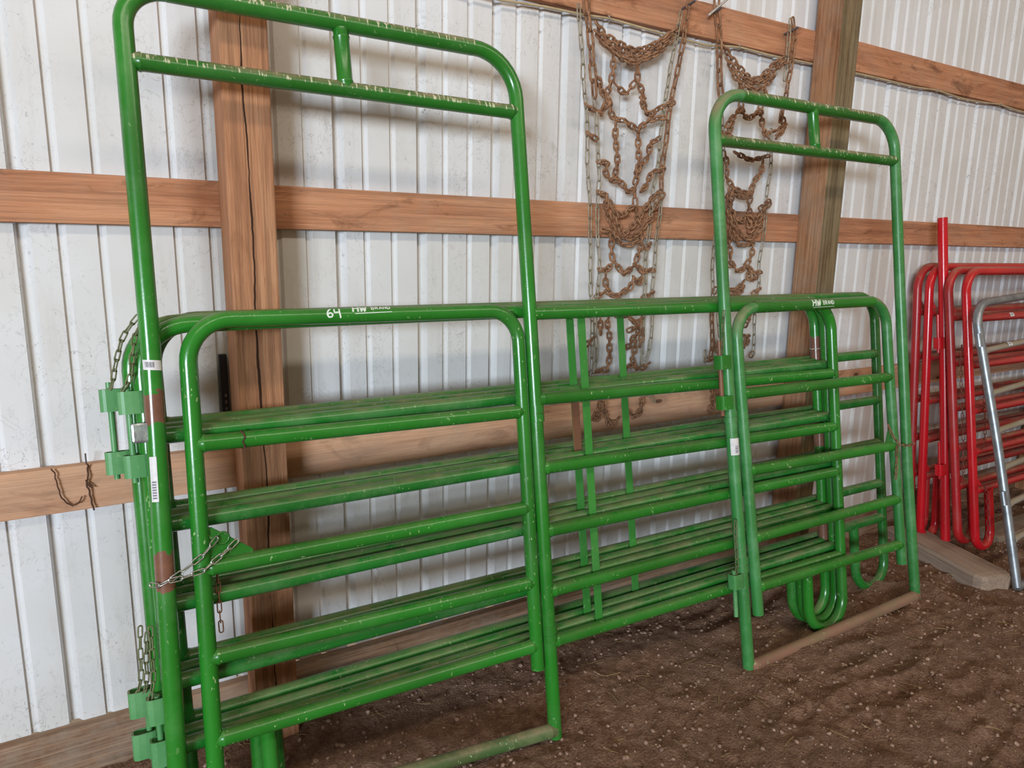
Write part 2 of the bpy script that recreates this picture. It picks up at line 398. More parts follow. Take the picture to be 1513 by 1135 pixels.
def chain(parent, pts, pitch, width, wire, mat, base_roll=0.0, twist=0.0, jit=.15, facing=Vector((0, 1, 0))):
    """links as objects that share one mesh, alternate ones turned a quarter"""
    Q = resample(pts, pitch); me = link_mesh(pitch, width, wire, mat)
    for i in range(len(Q)-1):
        t = (Q[i+1]-Q[i]); 
        if t.length < 1e-6: continue
        z = t.normalized(); y = facing-z*facing.dot(z)
        y = y.normalized() if y.length > .05 else Vector((1, 0, 0)); x = y.cross(z)
        a = base_roll+(PI/2 if i % 2 else 0)+twist*i+random.uniform(-jit, jit)
        y2 = y*math.cos(a)+x*math.sin(a); x2 = y2.cross(z)
        m_ = Matrix((x2, y2, z)).transposed().to_4x4(); m_.translation = (Q[i]+Q[i+1])/2
        o = bpy.data.objects.new('link', me); COL.objects.link(o); o.parent = parent; o.matrix_local = m_

# strokes wrapped on a pipe: (tx along the pipe, ty around it)
GLY = {'H': [[(0, 0), (0, 1)], [(.6, 0), (.6, 1)], [(0, .5), (.6, .5)]], 'W': [[(0, 1), (.2, 0), (.4, .7), (.6, 0), (.8, 1)]],
 'B': [[(0, 0), (0, 1), (.45, .95), (.5, .75), (.4, .55), (0, .52)], [(.4, .55), (.55, .3), (.45, .04), (0, 0)]],
 'R': [[(0, 0), (0, 1), (.5, .95), (.5, .6), (0, .5), (.55, 0)]], 'A': [[(0, 0), (.3, 1), (.6, 0)], [(.12, .38), (.48, .38)]],
 'N': [[(0, 0), (0, 1), (.55, 0), (.55, 1)]], 'D': [[(0, 0), (0, 1), (.4, .95), (.58, .6), (.55, .3), (.4, .05), (0, 0)]],
 '6': [[(.45, 1), (.15, .75), (0, .35), (.15, .02), (.5, .05), (.6, .3), (.4, .5), (.1, .38)]], '4': [[(.05, 1), (0, .5), (.6, .55)], [(.6, 1), (.55, .5), (.65, -.12)]]}
def strokes(mb, lines, wd, fn):
    """flat ribbons along polylines, mapped by fn(tx,ty)->Vector"""
    for ln in lines:
        Q = resample([(x, y, 0) for x, y in ln], .0025)
        vs = []
        for i, p in enumerate(Q):
            t = Q[min(i+1, len(Q)-1)]-Q[max(i-1, 0)]; t = t.normalized() if t.length > 1e-9 else Vector((1, 0, 0)); nn = Vector((-t.y, t.x, 0))*wd/2
            for q in (p-nn, p+nn): vs.append(fn(q.x, q.y))
        mb.add(vs, [(2*i, 2*i+1, 2*i+3, 2*i+2) for i in range(len(Q)-1)], True)
def glyphs(text, x, h, asp=.9, gap=.28, slant=0.0):
    out = []
    for chh in text:
        if chh == ' ': x += h*.5; continue
        for ln in GLY[chh]: out.append([(x+px*h*asp+slant*py*h, py*h) for px, py in ln])
        x += h*asp*(.8 if chh == 'W' else .6)+gap*h
    return out, x
def on_hpipe(u0, w0, r, ph0, e=.0008):
    """horizontal pipe through (u0,0,w0): ty runs up around the front"""
    def fn(tx, ty):
        a = ph0+ty/r; return Vector((u0+tx, -(r+e)*math.cos(a), w0+(r+e)*math.sin(a)))
    return fn
def on_vpipe(u0, w0, r, ph0, e=.0008, lean=0.0):
    def fn(tx, ty):
        a = ph0+tx/r; return Vector((u0+lean*ty+(r+e)*math.sin(a), -(r+e)*math.cos(a), w0+ty))
    return fn
def patch(mb, x0, x1, y0, y1, fn, nx=10, ny=4, th=.0006):
    vs = [fn(x0+(x1-x0)*i/nx, y0+(y1-y0)*j/ny) for j in range(ny+1) for i in range(nx+1)]
    mb.add(vs, [(j*(nx+1)+i, j*(nx+1)+i+1, (j+1)*(nx+1)+i+1, (j+1)*(nx+1)+i) for j in range(ny) for i in range(nx)], True)

def lug(parent, u, w_, mat='green_lug', wid=.066, dep=.046, h=.058, y=-.004, name='connector_lug'):
    """bent strap that wraps a drop pin: open rounded sleeve"""
    mb = MB(); n = 20; ring = []
    for k in range(n):
        a = 2*PI*k/n; cx = math.copysign(abs(math.cos(a))**.55, math.cos(a)); sy = math.copysign(abs(math.sin(a))**.55, math.sin(a))
        ring.append((cx, sy))
    vs = []
    for z in (0, h):
        for s in (1, .84):
            for cx, sy in ring: vs.append((u+cx*wid/2*s, y+sy*dep/2*s, w_+z))
    fs = []
    for k in range(n):
        k2 = (k+1) % n
        fs += [(k, k2, 2*n+k2, 2*n+k), (n+k2, n+k, 3*n+k, 3*n+k2), (k2, k, n+k, n+k2), (2*n+k, 2*n+k2, 3*n+k2, 3*n+k)]
    mb.add(vs, fs, False); return mb.build(name, mat, parent)
def pin(parent, u, w0, w1, y=-.006, mat='green_lug', r=.008):
    mb = sweep(MB(), [(u, y, w0), (u, y, w1)], r, 10); return mb.build('drop_pin', mat, parent)
def collar(parent, u0, w0, w1, mat, r=R+.0045, lean=0.0, name='hinge_collar'):
    mb = MB(); h = (w1-w0); sweep(mb, [(u0, 0, w0), (u0+lean*h*.46, 0, w0+h*.46)], r, 18); sweep(mb, [(u0+lean*h*.54, 0, w0+h*.54), (u0+lean*h, 0, w1)], r, 18)
    return mb.build(name, mat, parent)
def gusset(parent, pts, mat, y=0.0, th=.006, hole=None, name='gusset_plate'):
    mb = MB(); n = len(pts)
    mb.add([(u, y-th/2, w_) for u, w_ in pts]+[(u, y+th/2, w_) for u, w_ in pts],
           [tuple(range(n)), tuple(range(2*n-1, n-1, -1))]+[(k, n+k, n+(k+1) % n, (k+1) % n) for k in range(n)], False)
    if hole: 
        hu, hw, hr = hole; ring = [(hu+hr*math.cos(2*PI*k/12), y-th/2-.001, hw+hr*math.sin(2*PI*k/12)) for k in range(13)]
        sweep(mb, ring, .0035, 6, False)
    return mb.build(name, mat, parent)

# ------------------------------------------------------------------ tyre chain runs on the wall, millimetres along the wall / above the floor
TIRE_A = {
 'lead': [
  [(1745,2634),(1757,2561),(1765,2524),(1776,2468),(1785,2418),(1792,2367),(1801,2309),(1803,2276)],
 ],
 'side': [
  [(1713,2597),(1723,2517),(1731,2471),(1741,2392),(1748,2329),(1759,2271),(1769,2213),(1776,2113),(1782,2012),(1792,1944),(1794,1906),(1804,1837),(1808,1766),(1814,1677),(1813,1605),(1821,1532),(1837,1398),(1838,1285),(1838,1189),(1823,1091),(1815,1026)],
  [(1803,2276),(1815,2218),(1821,2144),(1828,2084),(1841,2016),(1846,1947),(1835,1898),(1841,1820),(1848,1742),(1857,1656),(1863,1615),(1850,1424),(1856,1337),(1862,1284),(1861,1207),(1853,1169)],
  [(2238,2660),(2225,2604),(2215,2547),(2203,2483),(2194,2436),(2186,2383),(2175,2329),(2168,2226),(2161,2182),(2154,2074),(2145,2000),(2138,1963),(2125,1793),(2118,1748),(2112,1680),(2111,1623),(2121,1565),(2113,1523),(2123,1228),(2121,1188)],
  [(2187,1944),(2179,1888),(2179,1821),(2170,1764),(2167,1703),(2163,1657),(2165,1584),(2159,1526),(2169,1393),(2165,1306),(2159,1246),(2146,1199)],
  [(1814,1286),(1815,1172)],
  [(2178,1046),(2202,1015)],
 ],
 'outer': [
  [(2278,2729),(2273,2666),(2263,2610),(2257,2553),(2247,2496),(2239,2442),(2223,2388),(2210,2333),(2204,2276),(2195,2203),(2193,2167),(2187,2112),(2181,2061),(2175,2002),(2177,1947)],
 ],
 'cross': [
  [(1798,2548),(1839,2520),(1884,2497),(1935,2482),(1986,2478),(2037,2485),(2088,2508),(2144,2540),(2190,2572),(2238,2599)],
  [(1799,2520),(1840,2494),(1885,2478),(1940,2466),(1996,2461),(2047,2471),(2098,2496),(2154,2534),(2216,2568)],
  [(1809,2505),(1855,2473),(1905,2448),(1961,2426),(2012,2429),(2053,2455),(2100,2469),(2146,2506),(2193,2544)],
  [(1831,2493),(1887,2458),(1947,2440),(2007,2445),(2062,2467),(2108,2490)],
  [(1892,2449),(1886,2386),(1881,2325),(1864,2293),(1860,2283),(1875,2271),(1890,2232),(1910,2207),(1957,2202),(2034,2171),(2057,2194),(2104,2223),(2172,2237)],
  [(2013,2416),(2012,2365),(2048,2332),(2064,2299),(2035,2299),(2068,2251),(2098,2240),(2149,2274),(2217,2302)],
  [(1898,2337),(1950,2306),(1969,2309),(2008,2358)],
  [(1803,2358),(1826,2345),(1837,2307),(1860,2283),(1866,2270),(1846,2218)],
  [(1761,2245),(1796,2232),(1832,2223),(1870,2264)],
  [(1918,2191),(1921,2143),(1924,2091),(1929,2040),(1932,1994),(1915,1965)],
  [(2042,2164),(2044,2101),(2043,2048),(2041,1994),(2039,1961)],
  [(2163,2154),(2101,2127),(2094,2076),(2063,2035),(2041,2001)],
  [(1932,1980),(1962,1953),(1993,1923),(2031,1932),(2043,1965)],
  [(1833,2033),(1878,2036),(1871,1994),(1905,1968),(1933,1966)],
  [(1770,2140),(1820,2117)],
  [(2183,2028),(2119,2013),(2107,1969),(2079,1938),(2060,1934)],
  [(1834,1915),(1881,1907),(1910,1873),(1932,1831),(1948,1788),(1974,1752),(2015,1731),(2052,1754),(2095,1792),(2141,1849),(2191,1929)],
  [(1885,1907),(1888,1858),(1904,1812),(1921,1769),(1947,1730),(1992,1705),(2035,1713),(2074,1732),(2087,1762)],
  [(1984,1749),(2040,1790),(2081,1851),(2131,1912),(2185,1937)],
  [(2044,1739),(2085,1784),(2128,1823)],
  [(1925,1856),(1960,1824),(1979,1836),(2016,1866),(2045,1864),(2048,1820),(2075,1791)],
  [(2035,1936),(2035,1871)],
  [(1865,1768),(1902,1765),(1923,1736),(1926,1685),(1928,1645)],
  [(2083,1736),(2072,1687),(2065,1642)],
  [(2101,1695),(2135,1714)],
  [(1855,1605),(1906,1604),(1943,1641),(1974,1597),(1999,1585),(2023,1600),(2061,1630),(2088,1596),(2164,1604)],
  [(1898,1593),(1900,1545),(1921,1517)],
  [(2103,1592),(2092,1543),(2044,1574),(2028,1521)],
  [(1856,1491),(1902,1516),(1941,1492),(1989,1503),(2037,1536)],
  [(2111,1481),(2166,1507)],
  [(1927,1410),(1909,1376),(1931,1333),(1939,1279),(1937,1221),(1920,1179),(1867,1176)],
  [(2036,1398),(2078,1369),(2101,1333),(2071,1311),(2043,1277),(1994,1260)],
  [(2106,1407),(2079,1357),(2039,1340)],
  [(2073,1295),(2076,1247),(2068,1208),(2091,1170)],
  [(2115,1348),(2110,1269)],
  [(2009,1173),(2049,1182),(2079,1191)],
  [(2122,1168),(2168,1189)],
  [(1884,1411),(1883,1336)],
  [(1805,1287),(1845,1322)],
  [(1966,1405),(2015,1407)],
  [(1883,1058),(1894,1025),(1888,958),(1858,970),(1862,993)],
  [(1911,1067),(1914,1007),(1942,952),(1964,921),(1992,955)],
  [(2032,1056),(2030,999),(2073,962),(2096,943),(2129,989),(2137,1033),(2177,1063)],
 ],
}
TIRE_B = {
 'lead': [
  [(2432,2756),(2445,2681),(2460,2616),(2466,2563),(2474,2503),(2483,2446),(2486,2391),(2502,2348)],
 ],
 'side': [
  [(2510,2290),(2524,2242),(2535,2140),(2548,2064),(2521,1716),(2521,1602),(2527,1541),(2530,1513),(2542,1392)],
  [(2843,2253),(2859,2126),(2861,2065),(2850,2003),(2850,1954),(2853,1876),(2851,1792),(2843,1708),(2834,1623),(2845,1537),(2836,1507),(2834,1359),(2845,1271),(2843,1182)],
  [(2914,2744),(2911,2629),(2907,2570),(2907,2473)],
  [(2577,1399),(2600,1283)],
  [(2511,1229),(2511,1169)],
 ],
 'outer': [
  [(2926,2749),(2957,2662),(2943,2579),(2939,2516),(2929,2456),(2931,2397),(2902,2330),(2901,2290)],
  [(2538,1400),(2543,1350),(2548,1299),(2554,1243),(2550,1188)],
 ],
 'cross': [
  [(2490,2567),(2537,2541),(2569,2508),(2618,2474),(2679,2452),(2737,2463),(2780,2499),(2824,2539),(2894,2572)],
  [(2522,2520),(2559,2489),(2609,2454),(2681,2437),(2751,2446),(2806,2487),(2861,2537),(2938,2570)],
  [(2555,2477),(2587,2444),(2648,2418),(2720,2407),(2777,2433),(2831,2483)],
  [(2617,2433),(2624,2370),(2623,2328),(2648,2312)],
  [(2777,2433),(2776,2387),(2753,2334)],
  [(2567,2265),(2624,2321),(2662,2294),(2693,2285),(2720,2304),(2754,2327),(2780,2306),(2779,2267),(2797,2225),(2829,2212)],
  [(2542,2232),(2576,2285)],
  [(2516,2207),(2585,2202)],
  [(2561,2215),(2596,2257)],
  [(2902,2330),(2938,2294),(2894,2246)],
  [(2953,2283),(2889,2233)],
  [(2948,2267),(2885,2217)],
  [(2808,2230),(2868,2247)],
  [(2610,2131),(2659,2115),(2720,2104),(2780,2116),(2840,2133)],
  [(2799,2105),(2793,2057),(2767,2015),(2742,1973)],
  [(2542,2125),(2564,2081),(2575,2027),(2597,1989),(2629,1967),(2689,1958),(2755,1961)],
  [(2582,1965),(2608,1938),(2585,1933),(2608,1887),(2631,1839),(2659,1800),(2700,1760),(2751,1744),(2797,1770),(2849,1813)],
  [(2611,1966),(2621,1927),(2593,1862),(2617,1807),(2651,1767),(2692,1718),(2741,1719)],
  [(2755,1966),(2737,1912),(2737,1859),(2764,1840)],
  [(2630,1955),(2680,1934),(2733,1945)],
  [(2777,1832),(2828,1875),(2867,1918)],
  [(2752,1781),(2792,1816),(2842,1867)],
  [(2762,1753),(2819,1800)],
  [(2802,1886),(2865,1930)],
  [(2649,1836),(2693,1821),(2713,1854),(2739,1843),(2738,1802)],
  [(2607,1782),(2624,1734),(2636,1685),(2627,1656)],
  [(2740,1731),(2789,1732),(2782,1686),(2761,1652),(2746,1623)],
  [(2631,1619),(2647,1639),(2682,1594),(2718,1602),(2746,1627),(2773,1610),(2794,1585),(2851,1593)],
  [(2773,1610),(2773,1551),(2810,1559),(2820,1584)],
  [(2748,1551),(2703,1513),(2649,1510)],
  [(2651,1494),(2706,1493),(2739,1522)],
  [(2806,1486),(2848,1511)],
  [(2532,1492),(2552,1525)],
  [(2771,1353),(2806,1382)],
  [(2760,1284),(2812,1277),(2791,1238),(2773,1230)],
  [(2762,1327),(2791,1344)],
  [(2831,1173),(2854,1199)],
  [(2533,1180),(2580,1186)],
  [(2572,1268),(2589,1215)],
  [(2574,1075),(2578,974),(2571,921)],
  [(2603,1033),(2630,942)],
 ],
}

# ------------------------------------------------------------------ the setting: siding wall, girts, posts, skirt, soil floor
SY = 2.464            # face of the siding pans
wall = tag(empty('wall_back', (0, SY, 0)), kind='structure')
def siding_profile():
    p = [(0, 0)]
    for k in range(3):
        o = .3048*k
        p += [(o+.005, .021), (o+.025, .021), (o+.040, 0)]
        for mm in (.1016, .2032):
            p += [(o+mm, 0), (o+mm+.0015, .0085), (o+mm+.014, .0085), (o+mm+.024, 0)]
        p += [(o+.3048, 0)]
    p += [(.3048*3+.006, .017)]
    return p
prof = siding_profile()
zs = [.168, 1.1, 2.2, 3.3, 4.3]
mb = MB(); vs = [(x, y, z) for z in zs for x, y in prof]; n = len(prof)
mb.add(vs, [(j*n+i, j*n+i+1, (j+1)*n+i+1, (j+1)*n+i) for j in range(len(zs)-1) for i in range(n-1)], False)
sheet = None
for k in range(-3, 9):
    if sheet is None: sheet = mb.build('siding_sheet', 'siding', wall); o = sheet
    else: o = sheet.copy(); COL.objects.link(o)
    o.parent = wall; o.location = (-.141+.9144*k, .0012*(k % 2), 0)
def board(name, mat, x0, x1, z0, z1, y0=SY-.038, y1=SY-.0005, bev=.004):
    mb = box(MB(), x0, x1, y0-SY, y1-SY, z0, z1, bev); return mb.build(name, mat, wall)
bays = [-2.4, .467, 3.219, 5.97, 8.7]
for z0, z1, ms in ((3.46, 3.60, 'gggg'), (2.600, 2.740, 'gggg'), (1.738, 1.876, 'gggg'), (.890, 1.030, 'pppp')):
    for k in range(4):
        board('girt', 'girt' if ms[k] == 'g' else 'girt_pale', bays[k]+.0015, bays[k+1]-.0015, z0+random.uniform(-.003, .003), z1+random.uniform(-.003, .003))
for k in range(4): board('skirt_board', 'skirt', bays[k]+.001, bays[k+1]-.001, -.15, .170)
for x0, x1, mt_ in ((-2.47, -2.33, 'post'), (.398, .536, 'post'), (3.148, 3.290, 'post2'), (5.90, 6.04, 'post2'), (8.63, 8.77, 'post2')):
    mb = box(MB(), x0, x1, SY-.178-SY, SY-.0385-SY, -.2, 4.3, .005); o = mb.build('post', mt_, wall)
    if mt_ == 'post2':                      # greyer treated-looking face towards the room, browner side
        o.data.materials.append(M['post2_front'])
        for p_ in o.data.polygons: p_.material_index = 1 if p_.normal.y < -.9 else 0
# old knee of a dark knot hole stub where the post was notched: small black pipe stub sitting on the lower rail side of the post
def terrain(x, y):
    h = .010*noise.noise((x*1.6, y*1.9, 3.1))+.012*noise.noise((x*5, y*6, 1.7))+.008*noise.noise((x*14, y*14, 9.2))
    h += .0045*noise.noise((x*38, y*38, 4.4))+.0025*noise.noise((x*90, y*90, 2.2))
    # scuffed ruts in the loose soil towards the right
    s = max(0.0, min(1.0, (x-1.5)/1.2)); t = noise.noise((x*2.3+y*1.1, y*7.5-x*1.3, 6.0)); h += s*.024*(1-abs(t)*2.2)
    # a bank of trampled soil against the wall
    h += .012*max(0, (y-2.15)/.3)
    q = max(0.0, min(1.0, (x-3.62)/.30)); h -= .040*q*q*(3-2*q)      # the floor dips a little past the second gate
    return h-.006
NX, NY = 560, 176
xs = np.linspace(-.7, 7.0, NX); ys = np.linspace(.62, SY-.03, NY)
mb = MB(); mb.v = [(x, y, terrain(x, y)) for y in ys for x in xs]
mb.f = [(j*NX+i, j*NX+i+1, (j+1)*NX+i+1, (j+1)*NX+i) for j in range(NY-1) for i in range(NX-1)]; mb.sm = [True]*len(mb.f)
tag(mb.build('floor', 'soil'), kind='structure')
mb = box(MB(), -6, 10, -7, SY+.02, -.22, -.045); tag(mb.build('floor_outer', 'soil'), kind='structure')

# ------------------------------------------------------------------ green bow-gate panel on the left (outermost of the long stack)
SL, YW = .163, .01
def tube(parent, name, pts, rad, mat, r=R, seg=8, n=16, hollow=False):
    mb = sweep(MB(), fillet(pts, rad, seg), r, n, hollow=hollow); return mb.build(name, mat, parent)
RW = [1.195, .955, .734, .521, .342]           # lower rails of every corral panel, above the ground along the slope
def hw_mark(parent, u, w_, r, ph, sc=1.0):
    fn = on_hpipe(u, w_, r, ph)
    mb = MB(); L1, x = glyphs('HW', 0, .024*sc, 1.0, .22, .18); strokes(mb, L1, .0052*sc, fn)
    L2, x2 = glyphs('BRAND', x+.012, .013*sc, 1.1, .25, .1)
    L2 = [[(a, b+.006) for a, b in l] for l in L2]; strokes(mb, L2, .0028*sc, fn)
    strokes(mb, [[(.005, -.006), (x2, -.004)]], .002, fn)
    return mb.build('painted_mark', 'white_paint', parent)

bow = leaning('bow_gate_panel', 1.31, 1.82, SL, YW, 'taller green arched bow gate panel at left, white price band on its left post', 'gate')
tube(bow, 'bow_frame', [(-1.197, 0, .10), (-1.163, 0, 1.46), (-1.158, 0, 2.366), (.004, 0, 2.357), (.004, 0, 1.5), (-.002, 0, .0)], [0, 5, .105, .15, 5, 0], 'green_post', R+.0015, 10)
mb = straight(MB(), (-1.153, 0, 2.175), (.003, 0, 2.166)); mb.build('header_rail', 'green_bow', bow)
mb = straight(MB(), (-.586, 0, 2.168), (-.588, 0, 2.345)); mb.build('header_stub', 'green_plain', bow)
# weathered top of the arch gets its own dropping-streaked sleeve of paint: the top tube
mb = sweep(MB(), [(-1.05, 0, 2.3652), (-.150, 0, 2.3582)], R+.0022, 16, False); tag(mb.build('header_top', 'green_bow', bow))
tube(bow, 'panel_tube', [(.004, 0, 1.490), (1.612, 0, 1.486), (1.612, 0, .010), (1.372, 0, .010), (1.372, 0, .335)], [0, .125, .118, .118, 0], 'green_plain', R, 10)
for k, w_ in enumerate(RW):
    mb = straight(MB(), (.004, 0, w_), (1.612, 0, w_-(.03, .035, .022, .012, .02)[k])); mb.build('rail', 'green_plain', bow)
mb = straight(MB(), (-.003, -.004, .028), (-1.19, .0, .13), R+.001); mb.build('sill_bar', 'sill', bow)
collar(bow, .004, 1.118, 1.176, 'green_plain'); collar(bow, .001, .345, .405, 'green_plain')
# swinging gate inside the bow
gd = tube(bow, 'gate_door', [(-1.100, 0, .215), (-1.074, 0, 1.508), (-.047, 0, 1.502), (-.056, 0, .262)], [0, .115, .105, 0], 'green_plain', R, 10)
for a, b_ in (((-1.082, 0, 1.176), (-.048, 0, 1.160)), ((-1.088, 0, .838), (-.050, 0, .828)), ((-1.093, 0, .592), (-.052, 0, .567)), ((-1.097, 0, .363), (-.054, 0, .345))):
    mb = straight(MB(), a, b_); mb.build('rail', 'green_plain', gd)
gusset(gd, [(-1.078, .95), (-1.055, .945), (-.955, .868), (-.955, .845), (-1.085, .845)], 'green_plain', 0, .007, (-1.030, .912, .016))
mb = MB(); fn = on_hpipe(-.70, 1.5055, R, -.20); strokes(mb, glyphs('64', 0, .026, 1.05, .2)[0], .0046, fn); mb.build('chalk_number', 'white_paint', gd)
hw_mark(gd, -.622, 1.505, R, .42, 1.05)
mb = sweep(MB(), [(-.9585, 0, 1.144), (-.9585, 0, 1.199)], .001, 4); 
mb = MB(); ring = [(-.957+.0035*math.sin(k), -(R+.0008)*math.cos(2*PI*k/24), 1.1745+(R+.0008)*math.sin(2*PI*k/24)) for k in range(25)]; sweep(mb, ring, .0025, 6, False); mb.build('wire_tie', 'wire', gd)
lc = empty('latch_chain'); lc.parent = bow
Y0 = -.034
chain(lc, [(-1.215, -.005, .824), (-1.196, -.030, .823), (-1.172, Y0, .832), (-1.141, Y0, .848), (-1.112, Y0, .866), (-1.086, Y0, .882), (-1.064, -.03, .903), (-1.045, -.012, .918)], .030, .016, .0042, 'bright_chain')
chain(lc, [(-1.171, Y0-.006, .833), (-1.142, Y0-.006, .834), (-1.114, Y0-.008, .839), (-1.089, Y0-.006, .842), (-1.062, Y0, .859), (-1.026, Y0+.012, .879), (-.995, -.014, .900)], .030, .016, .0042, 'bright_chain')
chain(lc, [(-1.048, .03, .84), (-1.048, .03, .804), (-1.049, .03, .747), (-1.05, .03, .699), (-1.05, .03, .645)], .030, .015, .004, 'rust_chain')
# price band and labels stuck on the post
RP = R+.0015
mb = MB(); fn = on_vpipe(-1.1640, 1.384, RP, -.2, .0009); patch(mb, -.020, .029, -.002, .024, lambda a, b_: fn(a, b_-.10*a)); pb = mb.build('price_band', 'white', bow)
mb = MB(); fn2 = on_vpipe(-1.1640, 1.384, RP, -.2, .0016)
for k in range(9): patch(mb, -.012+.0024*k, -.012+.0024*k+(.0014 if k % 3 else .0008), .005, .019, lambda a, b_: fn2(a, b_-.10*a), 1, 2)
mb.build('bar_code', 'ink_grey', pb)
mb = MB(); fn = on_vpipe(-1.1745, 1.04, RP, -.45, .0009, .025); patch(mb, -.010, .008, 0, .118, fn, 6, 8); pb = mb.build('side_label', 'white', bow)
mb = MB(); fn2 = on_vpipe(-1.1745, 1.04, RP, -.45, .0016, .025)
for k in range(7): patch(mb, -.006, .004, .008+.007*k, .012+.007*k, fn2, 3, 1)
mb.build('label_print', 'ink_grey', pb)

# ------------------------------------------------------------------ three plain green panels behind it
def panel(name, label, group, x0, y0, slope, yw, uL, uR, top, rails, mats, jw=.24, rt_=.125, brace=None, brace_mat='green_strap', lugs=True, cat='panel', rr=R, zb=.008):
    p = leaning(name, x0, y0, slope, yw, label, cat, group); b = rails[-1]
    tube(p, 'frame_tube', [(uL+jw, 0, b), (uL+jw, 0, zb), (uL, 0, zb), (uL, 0, top), (uR, 0, top), (uR, 0, zb), (uR-jw, 0, zb), (uR-jw, 0, b)],
         [0, jw*.49, jw*.49, rt_, rt_, jw*.49, jw*.49, 0], mats[0], rr, 10)
    for w_ in rails: straight(MB(), (uL, 0, w_), (uR, 0, w_), rr).build('rail', mats[1], p)
    if brace is not None:
        mb = box(MB(), brace-.016, brace+.016, -rr-.006, -rr-.0015, rails[-1]-.01, top+.005, .001); mb.build('brace_strap', brace_mat, p)
    return p
P1 = panel('corral_panel', 'first green corral panel behind the left bow gate, foil patch at its left end', 'plain green corral panels stacked behind the bow gates', 1.31, 1.872, SL, YW, -1.186, 1.638, 1.492, RW, ('green_plain', 'green_dusty'), brace=.236)
P2 = panel('corral_panel', 'middle green corral panel with rusted right upright and rusty brown brace', 'plain green corral panels stacked behind the bow gates', 1.31, 1.924, SL, YW, -1.208, 1.634, 1.492, RW, ('green_rusted', 'green_dusty'), brace=.222, brace_mat='green_strap')
P3 = panel('corral_panel', 'rearmost green corral panel, its rounded right corner reaching past the others', 'plain green corral panels stacked behind the bow gates', 1.31, 1.976, SL, YW, -1.150, 2.180, 1.494, [1.198, .960, .738, .526, .346], ('green_dusty', 'green_dusty'), brace=.499)
mb = box(MB(), .205, .239, -R-.0075, -R-.0055, 1.0-.06, 1.19, .0005); mb.build('bare_rust', 'rust_strap', P2)
mb = MB(); ring = [(1.634+(R+.002)*math.cos(2*PI*k/16), (R+.002)*math.sin(2*PI*k/16), 1.262) for k in range(17)]; sweep(mb, ring, .0016, 5, False); sweep(mb, [(1.612, -.004, 1.262), (1.603, -.006, 1.259)], .002, 5); mb.build('zip_tie', 'tie', P2)
for p, uL, dy in ((P1, -1.186, -.006), (P2, -1.208, .0), (P3, -1.150, .0)):
    for w_ in (1.262, 1.094, .428, .312): lug(p, uL-.030-(.018 if p is P2 else 0), w_, wid=.066, dep=.042, h=.060 if w_ > 1 else .07, y=dy)
    pin(p, uL-.038-(.018 if p is P2 else 0), 1.08, 1.34, dy); pin(p, uL-.036, .30, .50, dy)
mb = MB(); box(mb, -1.226, -1.173, -.066, -.060, 1.188, 1.240, .006); mb.build('latch_plate', 'foil', P1)
for p, runs in ((P1, [[(-1.165, -.03, 1.512), (-1.18, -.028, 1.494), (-1.193, -.028, 1.473), (-1.205, -.03, 1.424), (-1.214, -.03, 1.354), (-1.236, -.01, 1.325)],
                      [(-1.222, -.024, .696), (-1.224, -.028, .633), (-1.225, -.028, .559), (-1.240, -.012, .490)]]),
                (P2, [[(-1.18, -.03, 1.512), (-1.196, -.028, 1.493), (-1.222, -.026, 1.458), (-1.245, -.026, 1.383), (-1.256, -.02, 1.33), (-1.275, -.008, 1.30)],
                      [(-1.244, -.024, .678), (-1.249, -.028, .614), (-1.252, -.026, .54), (-1.270, -.01, .475)], [(-1.228, -.022, .657), (-1.238, -.03, .592), (-1.239, -.028, .536), (-1.252, -.012, .47)]])):
    pc = empty('pin_chain'); pc.parent = p
    for r_ in runs: chain(pc, r_, .028, .016, .0046, 'dusty_chain', .4)

# ------------------------------------------------------------------ second bow gate, in front of the right half of the stack
bg2 = leaning('walk_through_gate', 2.25, 1.762, SL, YW, 'green arched walk-through gate at right, standing on a brown muddy sill bar', 'gate')
LT = -.058; 
tube(bg2, 'bow_frame', [(-.016, 0, -.01), (LT+.004, 0, 1.15), (LT-.002, 0, 2.335), (1.132, 0, 2.335), (1.134, 0, 1.5), (1.142, 0, .65), (1.170, 0, -.015)], [0, 5, .15, .14, 5, 5, 0], 'green_chalky', R+.001, 10)
straight(MB(), (LT, 0, 2.146), (1.132, 0, 2.150)).build('header_rail', 'green_bow', bg2)
mb = sweep(MB(), [(.095, 0, 2.335), (.985, 0, 2.335)], R+.0018, 16, False); mb.build('header_top', 'green_bow', bg2)
straight(MB(), (.545, 0, 2.15), (.540, 0, 2.335)).build('header_stub', 'green_plain', bg2)
straight(MB(), (-.016, -.004, .012), (1.168, -.004, .034), R+.002).build('sill_bar', 'sill_rust', bg2)
gd2 = tube(bg2, 'gate_door', [(.054, 0, .215), (.012, 0, 1.2), (.004, 0, 1.484), (1.013, 0, 1.490), (1.020, 0, 1.2), (1.068, 0, .215)], [0, 5, .12, .12, 5, 0], 'green_chalky', R, 10)
for a, b_ in (((.014, 0, 1.136), (1.022, 0, 1.128)), ((.027, 0, .820), (1.038, 0, .796)), ((.041, 0, .538), (1.052, 0, .535)), ((.050, 0, .330), (1.064, 0, .312))):
    straight(MB(), a, b_).build('rail', 'green_plain', gd2)
sweep(MB(), [(.115, 0, 1.4846), (.91, 0, 1.4894)], R+.0012, 16, False).build('top_rail', 'green_plain', gd2)
gusset(gd2, [(.965, .80), (1.035, .80), (1.030, .90), (1.0, .88)], 'green_dusty', 0, .007)
hw_mark(gd2, .455, 1.486, R+.0012, -.32, 1.3)
for w0, w1 in ((.415, .475), ): collar(bg2, -.0285, w0, w1, 'green_chalky')
collar(bg2, -.052, 1.03, 1.075, 'green_chalky')
